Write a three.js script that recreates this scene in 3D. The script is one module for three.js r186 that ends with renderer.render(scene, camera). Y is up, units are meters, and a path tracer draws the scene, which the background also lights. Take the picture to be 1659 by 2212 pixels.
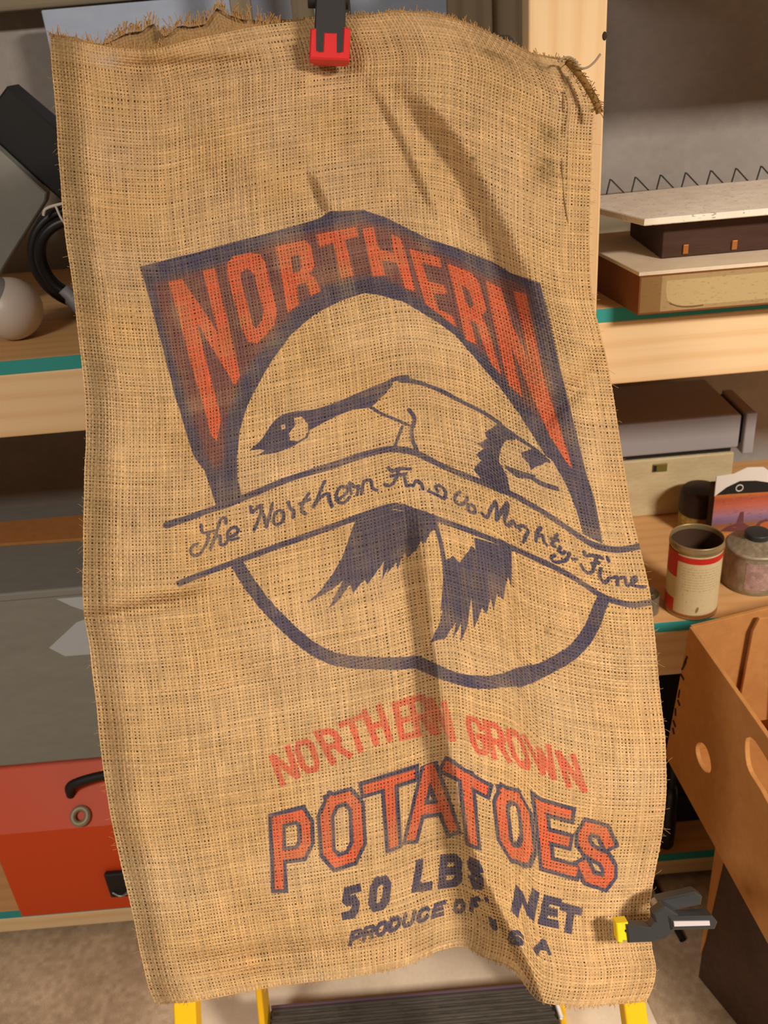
import * as THREE from 'three';
import { RoundedBoxGeometry } from 'three/addons/geometries/RoundedBoxGeometry.js';
import { mergeGeometries } from 'three/addons/utils/BufferGeometryUtils.js';
import { RectAreaLightUniformsLib } from 'three/addons/lights/RectAreaLightUniformsLib.js';

// ---------------------------------------------------------------- camera, light, exposure
const W = 1659, H = 2212, FOC = 1950, EYE = 1.47;
const scene = new THREE.Scene();
scene.background = new THREE.Color(0x020202);
const camera = new THREE.PerspectiveCamera(2 * Math.atan(H / 2 / FOC) * 180 / Math.PI, W / H, 0.02, 30);
camera.position.set(0, EYE, 0);
camera.rotation.order = 'YXZ';
camera.rotation.set(-28.5 * Math.PI / 180, 0, -5 * Math.PI / 180);
camera.focus = 0.9; camera.userData.fStop = 9;
camera.updateMatrixWorld(true);
const renderer = new THREE.WebGLRenderer({ antialias: true });
renderer.toneMapping = THREE.LinearToneMapping;
renderer.toneMappingExposure = 1.22;
renderer.shadowMap.enabled = true;
RectAreaLightUniformsLib.init();
const LAMPS = [
  { at: [1.60, 2.38, 0.85], size: [0.6, 0.4], color: 0xfff0e0, power: 140, glow: 2.0, label: 'square ceiling lamp above the cardboard boxes' },
  { at: [-1.15, 2.38, 0.85], size: [0.6, 0.4], color: 0xfff6ea, power: 46, glow: 1.4, label: 'square ceiling lamp above the red toolbox side of the room' },
];

// ---------------------------------------------------------------- helpers
const R = (d) => d * Math.PI / 180, V = (x, y, z) => new THREE.Vector3(x, y, z);
const lerp = (a, b, t) => a + (b - a) * t, clamp = (x, a = 0, b = 1) => Math.min(b, Math.max(a, x));
const smooth = (a, b, x) => { const t = clamp((x - a) / (b - a)); return t * t * (3 - 2 * t); };
function rng(seed) { let a = seed >>> 0; return () => { a = (a + 0x6D2B79F5) | 0; let t = Math.imul(a ^ (a >>> 15), 1 | a); t = (t + Math.imul(t ^ (t >>> 7), 61 | t)) ^ t; return ((t ^ (t >>> 14)) >>> 0) / 4294967296; }; }
const hash = (x, y, s) => { let h = Math.imul(x | 0, 374761393) + Math.imul(y | 0, 668265263) + Math.imul(s | 0, 1274126177); h = Math.imul(h ^ (h >>> 13), 1274126177); return ((h ^ (h >>> 16)) >>> 0) / 4294967296; };
function noise(x, y, s = 1, px = 1e9, py = 1e9) {            // value noise in -1..1, periodic in px, py
  let x0 = Math.floor(x), y0 = Math.floor(y), x1 = x0 + 1, y1 = y0 + 1; const fx = x - x0, fy = y - y0;
  if (px < 1e9) { x0 = ((x0 % px) + px) % px; x1 = (x0 + 1) % px; y0 = ((y0 % py) + py) % py; y1 = (y0 + 1) % py; }
  const sx = fx * fx * (3 - 2 * fx), sy = fy * fy * (3 - 2 * fy), a = hash(x0, y0, s), b = hash(x0, y1, s);
  const t = a + (hash(x1, y0, s) - a) * sx; return 2 * (t + (b + (hash(x1, y1, s) - b) * sx - t) * sy) - 1;
}
const basis = camera.quaternion.clone();
const rayOf = (x, y) => V((x - W / 2) / FOC, -(y - H / 2) / FOC, -1).applyQuaternion(basis);   // per metre of depth
const at = (x, y, depth) => rayOf(x, y).multiplyScalar(depth).add(camera.position);
const onPlane = (x, y, p, n) => { const r = rayOf(x, y); return r.multiplyScalar(p.clone().sub(camera.position).dot(n) / r.dot(n)).add(camera.position); };
const used = new Map();
function numbered(n) { const k = used.get(n) || 0; used.set(n, k + 1); return k ? `${n}_${String(k).padStart(3, '0')}` : n; }
function obj(name, geo, mat, parent, label) {
  const m = new THREE.Mesh(Array.isArray(geo) ? merge(geo) : geo, mat);
  m.name = parent ? name : numbered(name); m.castShadow = m.receiveShadow = true;
  (parent || scene).add(m); if (label) m.userData.label = label;
  return m;
}
function thing(name, label, category, pos = [0, 0, 0], group) {
  const g = new THREE.Group(); g.name = numbered(name); g.position.set(...pos); scene.add(g);
  g.userData = { label, category }; if (group) g.userData.group = group;
  return g;
}
function tag(o, label, category, group) { o.userData.label = label; o.userData.category = category; if (group) o.userData.group = group; return o; }
function struct(name, geo, mat) { const m = obj(name, geo, mat); m.userData.kind = 'structure'; return m; }
function merge(list) { return mergeGeometries(list.map((g) => { const h = g.index ? g.toNonIndexed() : g; for (const k of Object.keys(h.attributes)) if (!['position', 'normal', 'uv'].includes(k)) h.deleteAttribute(k); return h; }), false); }
const box = (x0, x1, y0, y1, z0, z1, r = 0.0025) => new RoundedBoxGeometry(x1 - x0, y1 - y0, z1 - z0, 2, Math.min(r, (x1 - x0) / 2.1, (y1 - y0) / 2.1, (z1 - z0) / 2.1)).translate((x0 + x1) / 2, (y0 + y1) / 2, (z0 + z1) / 2);
function grain(geo, axis, ou = 0, ov = 0, su = 1, sv = 0.25) {   // uv in metres: along the grain, across it
  const p = geo.attributes.position, uv = new Float32Array(p.count * 2), k = 'xyz'.indexOf(axis), o = [0, 1, 2].filter((i) => i !== k);
  for (let i = 0; i < p.count; i++) { const c = [p.getX(i), p.getY(i), p.getZ(i)]; uv[2 * i] = c[k] / su + ou; uv[2 * i + 1] = (c[o[0]] + c[o[1]]) / sv + ov; }
  geo.setAttribute('uv', new THREE.BufferAttribute(uv, 2)); return geo;
}
function tube(points, r, seg = 24, rad = 8, closed = false) { return new THREE.TubeGeometry(new THREE.CatmullRomCurve3(points, closed), seg, r, rad, closed); }
function lathe(profile, seg = 48) { return new THREE.LatheGeometry(profile.map(([r, y]) => new THREE.Vector2(r, y)), seg); }
function slab(pts, depth, holes = [], bevel = 0.0008) {       // outline in x,y, thickness towards +z
  const s = new THREE.Shape(pts.map(([x, y]) => new THREE.Vector2(x, y)));
  for (const h of holes) s.holes.push(new THREE.Path(h.map(([x, y]) => new THREE.Vector2(x, y))));
  return new THREE.ExtrudeGeometry(s, { depth, bevelEnabled: bevel > 0, bevelSize: bevel, bevelThickness: bevel, bevelSegments: 1, curveSegments: 16 });
}
function canvas(w, h, draw) { const c = document.createElement('canvas'); c.width = w; c.height = h; const g = c.getContext('2d'); draw(g, w, h); return c; }
function texOf(c, srgb = true, repeat = true) {
  const t = new THREE.CanvasTexture(c); if (srgb) t.colorSpace = THREE.SRGBColorSpace;
  if (repeat) t.wrapS = t.wrapT = THREE.RepeatWrapping; t.magFilter = THREE.LinearFilter; t.anisotropy = 4; return t;
}
function pixels(w, h, f, srgb = true) {                       // f(x, y) -> [r, g, b] 0..255
  return texOf(canvas(w, h, (g) => {
    const im = g.createImageData(w, h), d = im.data;
    for (let y = 0, k = 0; y < h; y++) for (let x = 0; x < w; x++, k += 4) { const c = f(x, y); d[k] = c[0]; d[k + 1] = c[1]; d[k + 2] = c[2]; d[k + 3] = 255; }
    g.putImageData(im, 0, 0);
  }), srgb);
}
const std = (o) => new THREE.MeshStandardMaterial({ roughness: 0.8, metalness: 0, ...o });

// ---------------------------------------------------------------- materials
function woodMap(base, dark, seed, n = 512) {
  return pixels(n, n, (x, y) => {
    const u = x / n, v = y / n;
    const wob = 0.9 * noise(u * 3, v * 4, seed, 3, 4) + 0.25 * noise(u * 8, v * 10, seed + 1, 8, 10);
    const ring = 0.5 + 0.5 * Math.sin((v * 9 + wob * 0.35) * 2 * Math.PI);
    const fine = noise(u * 6, v * 128, seed + 2, 6, 128) * 0.5 + noise(u * 24, v * 256, seed + 3, 24, 256) * 0.3;
    const t = clamp(0.55 * Math.pow(ring, 2) + 0.22 * fine + 0.12 * wob);
    return [0, 1, 2].map((i) => lerp(base[i], dark[i], t));
  });
}
const pineTex = woodMap([242, 212, 166], [228, 188, 134], 11), plyTex = woodMap([222, 176, 118], [208, 156, 98], 31), greyWoodTex = woodMap([150, 140, 118], [120, 110, 92], 51);
const speckle = (base, amp, seed, n = 256, cells = 48) => pixels(n, n, (x, y) => {
  const u = x / n, v = y / n, k = noise(u * cells, v * cells, seed, cells, cells) * 0.5 + noise(u * 8, v * 8, seed + 1, 8, 8) * 0.6 + (hash(x, y, seed) - 0.5) * 0.7;
  return base.map((b) => clamp(b + amp * k, 0, 255));
});
const M = {
  pine: std({ map: pineTex, roughness: 0.62 }),
  ply: std({ map: plyTex, roughness: 0.7 }),
  greyWood: std({ map: greyWoodTex, roughness: 0.85 }),
  teal: std({ color: 0x2f9c9a, roughness: 0.75 }),
  wall: std({ map: speckle([176, 170, 164], 8, 71), roughness: 0.95 }),
  ceiling: std({ color: 0x9a9186, roughness: 0.95 }),
  concrete: std({ map: speckle([172, 150, 122], 26, 81, 512, 64), roughness: 0.9 }),
  card: std({ map: speckle([178, 122, 64], 8, 91, 256, 96), roughness: 0.88 }),
  cardDark: std({ map: speckle([66, 42, 28], 8, 101), roughness: 0.85 }),
  cardPale: std({ map: speckle([226, 208, 182], 10, 111), roughness: 0.9 }),
  black: std({ color: 0x121213, roughness: 0.65 }),
  blackPlastic: std({ color: 0x303132, roughness: 0.45 }),
  rubber: std({ color: 0x141416, roughness: 0.42 }),
  redPad: std({ color: 0xd8292c, roughness: 0.45 }),
  yellowPad: std({ color: 0xf0d016, roughness: 0.5 }),
  steel: std({ color: 0x9a9a9c, roughness: 0.35, metalness: 0.8 }),
  yellow: std({ color: 0xf2bc0c, roughness: 0.5 }),
  tread: std({ map: speckle([74, 68, 60], 26, 121), roughness: 0.75 }),
  greyMetal: std({ map: speckle([132, 134, 128], 6, 131), roughness: 0.6 }),
  toolRed: std({ color: 0xd5480e, roughness: 0.5 }),
  white: std({ color: 0xe6e2da, roughness: 0.7 }),
  blue: std({ map: speckle([186, 202, 228], 6, 141), roughness: 0.8 }),
  cream: std({ map: speckle([206, 190, 150], 12, 151), roughness: 0.6 }),
  lidGrey: std({ color: 0xa7a3a6, roughness: 0.55 }),
  globe: std({ color: 0xcfc6bd, roughness: 0.4 }),
  bulbGrey: std({ color: 0x8d8f94, roughness: 0.5 }),
  tin: std({ map: speckle([158, 148, 124], 30, 161), roughness: 0.5, metalness: 0.3 }),
  gold: std({ color: 0xc2a878, roughness: 0.35, metalness: 0.6 }),
  dirt: std({ color: 0x3c2a1c, roughness: 0.95 }),
};

// ---------------------------------------------------------------- the room
struct('floor', grain(box(-4, 4, -0.1, 0, -1.85, 5, 0.001), 'x', 0, 0, 0.6, 0.6), M.concrete);
struct('ceiling', box(-4, 4, 2.46, 2.56, -1.85, 5, 0.001), M.ceiling);
struct('wall_back', grain(box(-4, 4, 0, 2.46, -1.85, -1.72, 0.001), 'x', 0, 0, 0.5, 0.5), M.wall);
struct('wall_front', box(-4, 4, 0, 2.46, 4.9, 5, 0.001), M.wall);
struct('wall_left', box(-4.1, -4, 0, 2.46, -1.85, 5, 0.001), M.wall);
struct('wall_right', box(4, 4.1, 0, 2.46, -1.85, 5, 0.001), M.wall);
for (const L of LAMPS) {
  const [x, y, z] = L.at, [w, d] = L.size, t = thing('ceiling_lamp', L.label, 'lamp', [x, y, z]);
  obj('housing', box(-w / 2 - 0.02, w / 2 + 0.02, 0.008, 0.06, -d / 2 - 0.02, d / 2 + 0.02, 0.006), M.white, t);
  obj('diffuser', box(-w / 2, w / 2, 0.002, 0.012, -d / 2, d / 2, 0.002), std({ color: 0xffffff, emissive: L.color, emissiveIntensity: L.glow }), t);
  const a = new THREE.RectAreaLight(L.color, L.power, w, d); a.position.set(x, y - 0.004, z); a.lookAt(x, y - 1, z); a.castShadow = true; scene.add(a);
}

// ---------------------------------------------------------------- shelving unit
const Z0 = -1.15, ZB = -1.68, S1 = 1.118, S2 = 0.604, S3 = 0.073;
{
  const t = thing('shelving_unit', 'pine lumber shelving unit with teal painted shelf edges along the wall', 'shelf');
  let k = 0; const off = () => (k = (k * 0.618 + 0.37) % 1);
  for (const [x0, x1] of [[0.203, 0.290], [-1.35, -1.263], [1.45, 1.537]]) {
    const p = obj('post', grain(box(x0, x1, 0, 2.40, -1.150, -1.112, 0.003), 'y', off(), off()), M.pine, t);
    if (x0 > 0 && x0 < 1) obj('knot', new THREE.SphereGeometry(0.0038, 12, 8).scale(0.7, 1.2, 0.35).translate(0.2875, 1.436, -1.112), M.dirt, p, 'small dark knot on the post edge');
  }
  const X = [-1.5, 1.6];
  const shelf = (x0, x1, top, boardH, zf = Z0) => {
    const s = obj('shelf_panel', grain(box(x0, x1, top - 0.018, top, ZB, zf - 0.0015, 0.001), 'x', off(), off()), M.ply, t);
    obj('painted_edge', box(x0, x1, top - 0.0185, top - 0.0004, zf - 0.0018, zf, 0.0005), M.teal, s, 'teal painted plywood edge');
    obj('front_board', grain(box(x0, x1, top - 0.018 - boardH, top - 0.0182, zf - 0.038, zf, 0.003), 'x', off(), off()), M.pine, t);
    obj('rear_board', grain(box(x0, x1, top - 0.018 - boardH, top - 0.0182, ZB, ZB + 0.038, 0.003), 'x', off(), off()), M.greyWood, t);
  };
  shelf(X[0], X[1], S1, 0.089);
  shelf(0.25, X[1], S2, 0.089);
  shelf(X[0], X[1], S3, 0.038);
  shelf(0.25, X[1], 1.625, 0.089);
  obj('shelf_panel', grain(box(X[0], 0.25, 0.416, 0.434, ZB, -1.20, 0.001), 'x', off(), off()), M.ply, t);
  obj('ledger_board', grain(box(X[0], X[1], 1.527, 1.616, -1.68, -1.642, 0.003), 'x', off(), off()), M.greyWood, t, 'grey weathered ledger board');
}
// boards and panel standing behind the sack
tag(obj('foam_panel', box(-0.462, 0.2, S1, 1.524, -1.64, -1.62), M.blue), 'pale blue flat panel standing against the wall behind the sack', 'panel');
for (const [x0, x1, z, lab] of [[-0.158, -0.128, -1.5, 'narrow grey wooden strip upright left of the red padded clamp, farther from it'], [-0.070, -0.038, -1.5, 'narrow grey wooden strip upright directly beside the red padded clamp'], [0.151, 0.214, -1.45, 'wide grey brown upright board between the blue panel and the post'], [0.218, 0.275, -1.47, 'darker grey upright board right behind the pine post']])
  tag(obj('upright_board', grain(box(x0, x1, S1, 1.70, z - 0.018, z), 'y', x0 * 7, x1 * 3), M.greyWood), lab, 'board');

// ---------------------------------------------------------------- the burlap sack
function poly(pts, key) {                                      // smooth curve through points, looked up by coordinate `key`
  const o = 1 - key, n = pts.length;
  return (t) => {
    let i = 0; while (i < n - 2 && t > pts[i + 1][key]) i++;
    const a = pts[Math.max(0, i - 1)], b = pts[i], c = pts[i + 1], d = pts[Math.min(n - 1, i + 2)];
    const h = c[key] - b[key], s = clamp((t - b[key]) / h);
    const m0 = (c[o] - a[o]) / (c[key] - a[key]) * h, m1 = (d[o] - b[o]) / (d[key] - b[key]) * h, s2 = s * s, s3 = s2 * s;
    return (2 * s3 - 3 * s2 + 1) * b[o] + (s3 - 2 * s2 + s) * m0 + (-2 * s3 + 3 * s2) * c[o] + (s3 - s2) * m1;
  };
}
const leftE = poly([[105, 75], [110, 150], [118, 250], [128, 400], [140, 520], [152, 600], [165, 720], [180, 850], [182, 950], [178, 1100], [176, 1260], [179, 1330], [190, 1400], [205, 1520], [225, 1700], [255, 1850], [285, 1980], [300, 2060], [318, 2130], [335, 2172]], 1);
const rightE = poly([[1228, 128], [1262, 168], [1287, 225], [1283, 280], [1279, 400], [1276, 560], [1283, 650], [1300, 720], [1318, 800], [1335, 900], [1347, 980], [1366, 1100], [1387, 1190], [1408, 1290], [1420, 1400], [1429, 1500], [1440, 1600], [1443, 1700], [1435, 1790], [1419, 1880], [1409, 1940], [1406, 1990], [1412, 2050], [1420, 2090], [1414, 2130], [1398, 2165]], 1);
const topE = poly([[105, 75], [150, 82], [200, 93], [280, 104], [330, 104], [400, 86], [480, 68], [560, 53], [650, 42], [690, 38], [745, 34], [800, 31], [850, 26], [930, 30], [1000, 47], [1060, 72], [1100, 92], [1150, 116], [1190, 124], [1228, 128]], 0);
const botE = poly([[335, 2172], [420, 2166], [500, 2151], [580, 2136], [700, 2121], [800, 2106], [870, 2090], [920, 2070], [950, 2056], [1000, 2048], [1050, 2074], [1090, 2088], [1118, 2108], [1140, 2140], [1165, 2166], [1250, 2178], [1330, 2172], [1398, 2165]], 0);
const ridge = (u) => Math.exp(-Math.pow((u - 0.6) / 0.22, 2));
function F(u, v) {                                             // cloth coordinates -> where that point of cloth is seen
  const Ly = lerp(75, 2172, v), Lx = leftE(Ly), Ry = lerp(128, 2165, v), Rx = rightE(Ry);
  const Tx = lerp(105, 1228, u), Ty = topE(Tx), Bx = lerp(335, 1398, u), By = botE(Bx);
  const bx = lerp(lerp(105, 1228, u), lerp(335, 1398, u), v), by = lerp(lerp(75, 128, u), lerp(2172, 2165, u), v);
  return [lerp(Lx, Rx, u) + lerp(Tx, Bx, v) - bx, lerp(Ly, Ry, u) + lerp(Ty, By, v) - by - 30 * Math.sin(Math.PI * clamp(v)) * ridge(u)];
}
function Finv(x, y) {
  let u = clamp((x - leftE(clamp(y, 75, 2172))) / (rightE(clamp(y, 128, 2165)) - leftE(clamp(y, 75, 2172)))), v = clamp((y - 60) / 2080);
  for (let k = 0; k < 12; k++) {
    const f = F(u, v), e = 1e-3, a = F(u + e, v), b = F(u, v + e);
    const J = [(a[0] - f[0]) / e, (b[0] - f[0]) / e, (a[1] - f[1]) / e, (b[1] - f[1]) / e], det = J[0] * J[3] - J[1] * J[2], dx = x - f[0], dy = y - f[1];
    u = clamp(u + (dx * J[3] - dy * J[1]) / det, -0.02, 1.02); v = clamp(v + (dy * J[0] - dx * J[2]) / det, -0.02, 1.02);
  }
  return [u, v];
}
const foldLow = poly([[855, 1000], [868, 1080], [884, 1250], [902, 1400], [922, 1550], [947, 1680], [975, 1800], [1018, 1900], [1072, 2000], [1118, 2090], [1150, 2180]], 1);
const foldUp = poly([[790, 140], [860, 215], [925, 300], [985, 400], [1035, 500], [1080, 600], [1110, 700], [1140, 800]], 1);
const foldUp2 = poly([[765, 150], [815, 230], [860, 320], [905, 420], [950, 520]], 1);
const foldSm = poly([[650, 350], [668, 390], [690, 440], [705, 480]], 1);
const step = (s, H, wl, w1, wr) => (s < 0 ? -0.4 * H * Math.exp(-(s / wl) * (s / wl)) : lerp(-0.4 * H, H, smooth(0, w1, s)) * (s > w1 ? Math.exp(-Math.pow((s - w1) / wr, 2)) : 1));
function relief(x, y) {                                        // metres towards the viewer
  let h = 0;
  { const Hh = y < 1000 ? 0 : smooth(1020, 1280, y) * 0.021 + smooth(1300, 1900, y) * 0.008 + smooth(1860, 2100, y) * 0.030; h += step(x - foldLow(y), Hh, 110 + 0.03 * y, 40 - 14 * smooth(1750, 2000, y), 230); }
  h += step(x - foldUp(y), 0.021 * smooth(140, 260, y) * (1 - smooth(560, 800, y)), 70, 75, 160);
  h += step(x - foldUp2(y), 0.008 * smooth(150, 260, y) * (1 - smooth(400, 520, y)), 30, 28, 60);
  h += step(x - foldSm(y), 0.008 * smooth(350, 400, y) * (1 - smooth(430, 480, y)), 22, 20, 60);
  h += 0.016 * Math.exp(-Math.pow((x - 1215 - 0.06 * (y - 800)) / 120, 2)) * smooth(520, 760, y) * (1 - smooth(900, 1250, y));
  h -= 0.010 * Math.exp(-Math.pow((x - 1060 - 0.3 * (y - 800)) / 90, 2)) * smooth(560, 760, y) * (1 - smooth(880, 1050, y));
  h += 0.012 * Math.exp(-Math.pow((x - 790) / 190, 2) - Math.pow((y - 640) / 170, 2));
  h += 0.010 * Math.exp(-Math.pow((x - 520) / 260, 2) - Math.pow((y - 1200) / 420, 2));
  const wr = (x0, y0, x1, y1, A, w, len) => { const t = (x - x0) / (x1 - x0), yy = lerp(y0, y1, t); return -A * Math.exp(-Math.pow((y - yy) / w, 2)) * smooth(-len, 0.1, t) * (1 - smooth(0.75, 1 + len, t)); };
  h += wr(170, 1345, 440, 1288, 0.012, 15, 0.2) - wr(170, 1300, 440, 1245, 0.009, 30, 0.3);
  h += wr(300, 148, 560, 138, 0.012, 20, 0.4) + wr(150, 150, 300, 165, 0.003, 18, 0.3);
  h += wr(420, 2080, 820, 2050, 0.013, 26, 0.3) + wr(300, 250, 620, 200, 0.003, 30, 0.4) + wr(330, 460, 560, 380, 0.003, 28, 0.3);
  h += wr(170, 960, 360, 900, 0.004, 30, 0.4) + wr(230, 1540, 480, 1500, 0.003, 26, 0.4) + wr(1180, 900, 1330, 760, 0.010, 26, 0.3) + wr(1150, 1560, 1430, 1480, 0.004, 34, 0.3);
  h += wr(1100, 300, 1215, 285, 0.003, 20, 0.3) + wr(1130, 380, 1230, 360, 0.003, 24, 0.3) + wr(1180, 1890, 1400, 1960, 0.006, 26, 0.3);
  h -= 0.010 * Math.exp(-Math.pow((x - 712) / 60, 2) - Math.pow((y - 95) / 60, 2));
  h -= 0.0045 * Math.exp(-Math.pow((x - 1216 - 0.01 * (y - 200)) / 7, 2)) * smooth(110, 130, y) * (1 - smooth(330, 520, y));
  h += 0.0055 * noise(x / 190, y / 170, 5) + 0.0042 * noise(x / 92 + 9, y / 74, 6) + 0.0008 * noise(x / 34, y / 34 + 3, 7);
  const l = x - leftE(clamp(y, 75, 2172)), r = rightE(clamp(y, 128, 2165)) - x;
  h -= 0.030 * Math.pow(1 - smooth(0, 90, l), 2) + 0.024 * Math.pow(1 - smooth(0, 80, r), 2);
  return h;
}
const depth0 = (y) => 0.87 + 0.06 * (y - 40) / 2130;
const cloth = (u, v, back = 0) => { const [x, y] = F(u, v); return at(x, y, depth0(y) - relief(x, y) + back); };

// the print, drawn in the cloth's own coordinates
const TW = 1152, TH = 2048, BURLAP = [192, 158, 111];
function printTexture() {
  const ink = canvas(TW, TH, () => {}), g = ink.getContext('2d');
  const m = (p) => { const [u, v] = Finv(p[0], p[1]); return [u * TW, v * TH]; };
  const frame = (ox, oy, s) => (pts) => pts.map(([x, y]) => [ox + x / s, oy + y / s]);
  const A = frame(280, 420, 2.765), B = frame(780, 420, 2.765), C3 = frame(340, 780, 2.9625), C4 = frame(860, 780, 2.9625), C5 = frame(500, 1050, 1.8433), C6 = frame(540, 1450, 1.929), C7 = frame(640, 1800, 2.07375), C8 = frame(700, 1000, 3.456);
  const S1 = frame(390, 1050, 5.53), S2 = frame(640, 980, 4.879), S3 = frame(900, 1020, 5.53), S4 = frame(1150, 1120, 6.144);
  const dense = (pts, close) => { const o = []; const n = pts.length; for (let i = 0; i < n - (close ? 0 : 1); i++) { const a = pts[i], b = pts[(i + 1) % n], k = Math.max(1, Math.ceil(Math.hypot(b[0] - a[0], b[1] - a[1]) / 14)); for (let j = 0; j < k; j++) o.push([lerp(a[0], b[0], j / k), lerp(a[1], b[1], j / k)]); } if (!close) o.push(pts[n - 1]); return o; };
  const spline = (pts) => { if (pts.length < 3) return pts; const c = new THREE.CatmullRomCurve3(pts.map(([x, y]) => V(x, y, 0)), false, 'centripetal'); return c.getPoints(pts.length * 6).map((p) => [p.x, p.y]); };
  const path = (loops) => { g.beginPath(); for (const l of loops) { dense(l, true).map(m).forEach(([x, y], i) => (i ? g.lineTo(x, y) : g.moveTo(x, y))); g.closePath(); } };
  const fill = (c, ...loops) => { g.fillStyle = c; path(loops); g.fill('evenodd'); };
  const line = (c, w, pts, sm = true, block = false) => { g.strokeStyle = c; g.lineWidth = w * TW / 1170; g.lineCap = block ? 'square' : 'round'; g.lineJoin = block ? 'miter' : 'round'; g.miterLimit = 1.9; g.beginPath(); dense(sm ? spline(pts) : pts, false).map(m).forEach(([x, y], i) => (i ? g.lineTo(x, y) : g.moveTo(x, y))); g.stroke(); };
  const NAVY = 'rgb(76,70,90)', MAROON = 'rgb(116,74,72)', RED = 'rgb(212,96,62)', RED2 = 'rgb(214,104,76)';
  // arched banner
  const outer = [[468, 1094], ...C3([[300, 700]]), ...A([[380, 1560], [270, 1200], [180, 850], [100, 560], [60, 430], [400, 350], [700, 265], [900, 210], [1120, 150], [1200, 100], [1400, 95]]), [834, 470], ...B([[400, 265], [600, 330], [780, 400], [900, 470], [1070, 530], [1120, 720], [1180, 1000], [1240, 1250], [1320, 1560]]), ...C4([[1200, 700], [1260, 900], [1310, 1170]])];
  const inner = [...C4([[1185, 1110], [1140, 960], [1080, 800], [990, 640]]), [1178, 984], ...B([[950, 1320], [820, 1140], [700, 1000], [560, 840], [420, 740], [250, 640], [100, 600]]), ...A([[1400, 590], [1250, 640], [1100, 720], [960, 840], [850, 990], [760, 1150], [700, 1270], [660, 1400], [645, 1550]]), ...C3([[510, 600], [515, 760], [540, 865]])];
  fill(NAVY, [...outer, ...inner]);
  const mar = [[334, 612], ...A([[560, 410], [850, 290], [1150, 200], [1400, 160]]), [859, 498], ...B([[400, 310], [750, 490], [900, 510], [1000, 570], [1060, 900], [1150, 1200], [1260, 1620], [1220, 1560], [1050, 1320], [920, 1180], [760, 980], [600, 830], [460, 690], [330, 610], [150, 500]]), ...A([[1400, 485], [1150, 550], [960, 710], [850, 850], [720, 1010], [640, 1170], [580, 1340], [560, 1600], [520, 1650], [450, 1560], [380, 1340], [270, 1000], [180, 700]])];
  g.filter = 'blur(5px)'; fill(MAROON, mar); g.filter = 'none';
  fill(RED, A([[235, 522], [312, 508], [420, 660], [530, 830], [437, 455], [510, 440], [590, 770], [660, 1080], [630, 1145], [400, 760], [480, 1080], [548, 1340], [522, 1475], [488, 1440], [380, 1050]]));
  fill(RED, A([[585, 410], [620, 372], [720, 350], [780, 360], [810, 400], [880, 700], [860, 790], [760, 892], [710, 880], [670, 800], [585, 480]]), A([[662, 470], [705, 442], [745, 475], [800, 700], [790, 750], [758, 800], [735, 780], [665, 510]]));
  fill(RED, A([[870, 310], [1045, 272], [1085, 305], [1105, 425], [1075, 480], [1105, 495], [1145, 575], [1085, 608], [1055, 525], [1000, 545], [1015, 660], [945, 705]]), A([[960, 372], [1015, 360], [1030, 430], [1018, 460], [975, 470]]));
  fill(RED, A([[1115, 240], [1350, 190], [1365, 250], [1285, 272], [1340, 480], [1265, 500], [1215, 290], [1130, 315]]));
  fill(RED, B([[5, 205], [75, 195], [105, 325], [195, 345], [180, 235], [240, 265], [325, 585], [265, 560], [215, 410], [120, 395], [145, 482], [68, 488]]));
  fill(RED, B([[285, 322], [470, 378], [482, 440], [362, 408], [400, 520], [500, 545], [517, 595], [430, 592], [460, 680], [555, 735], [570, 795], [385, 655]]));
  fill(RED, B([[515, 410], [660, 470], [705, 530], [748, 690], [720, 725], [760, 810], [838, 1078], [775, 1010], [715, 850], [690, 775], [648, 745], [692, 897], [625, 868]]), B([[600, 540], [640, 570], [670, 650], [655, 685], [625, 640]]));
  fill(RED, B([[742, 512], [835, 560], [905, 790], [1010, 1000], [910, 575], [985, 592], [1060, 960], [1110, 1160], [1190, 1400], [1265, 1640], [1235, 1610], [1130, 1450], [1020, 1200], [945, 1010], [892, 910], [968, 1218], [882, 1140], [820, 900]]));
  // flying goose
  fill(NAVY, spline(C3([[590, 570], [660, 510], [720, 420], [790, 350], [870, 325], [1000, 310], [1150, 260], [1290, 200], [1400, 155], [1510, 112]])).concat(C3([[1500, 160], [1440, 230], [1360, 300], [1250, 312], [1150, 350], [1050, 400], [975, 440], [960, 490], [900, 525], [860, 548], [760, 585], [640, 602], [690, 572], [650, 565]])), C3([[872, 362], [922, 355], [962, 400], [964, 455], [940, 490], [895, 515], [850, 508], [842, 462], [880, 410]]), C3([[790, 412], [815, 405], [820, 430], [798, 440]]));
  line(NAVY, 10, [...C3([[1450, 150], [1530, 112], [1600, 104]]), ...C4([[10, 122], [100, 130], [250, 180], [400, 255], [560, 340], [655, 405]])]);
  line(NAVY, 6, [...C3([[1360, 295], [1500, 365], [1620, 415]]), ...C4([[100, 425]])]);
  line(NAVY, 7, C3([[1568, 420], [1545, 480], [1518, 550]])); line(NAVY, 9, C4([[70, 310], [105, 370], [88, 440], [95, 510], [120, 575]]));
  fill(NAVY, C4([[555, 460], [640, 400], [760, 470], [750, 503], [690, 505], [655, 560], [645, 640], [690, 720], [722, 862], [520, 775], [525, 745], [480, 690], [535, 640], [500, 600], [545, 560], [505, 530], [575, 500]]));
  line(NAVY, 9, C4([[650, 410], [760, 485], [870, 560], [960, 640]])); fill(NAVY, C4([[785, 585], [870, 560], [965, 640], [850, 695], [835, 655], [800, 620]]));
  fill(NAVY, C4([[680, 665], [800, 705], [885, 730], [870, 760], [760, 745], [700, 700]])); line(NAVY, 11, C4([[860, 750], [930, 790], [1015, 818]]));
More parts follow.
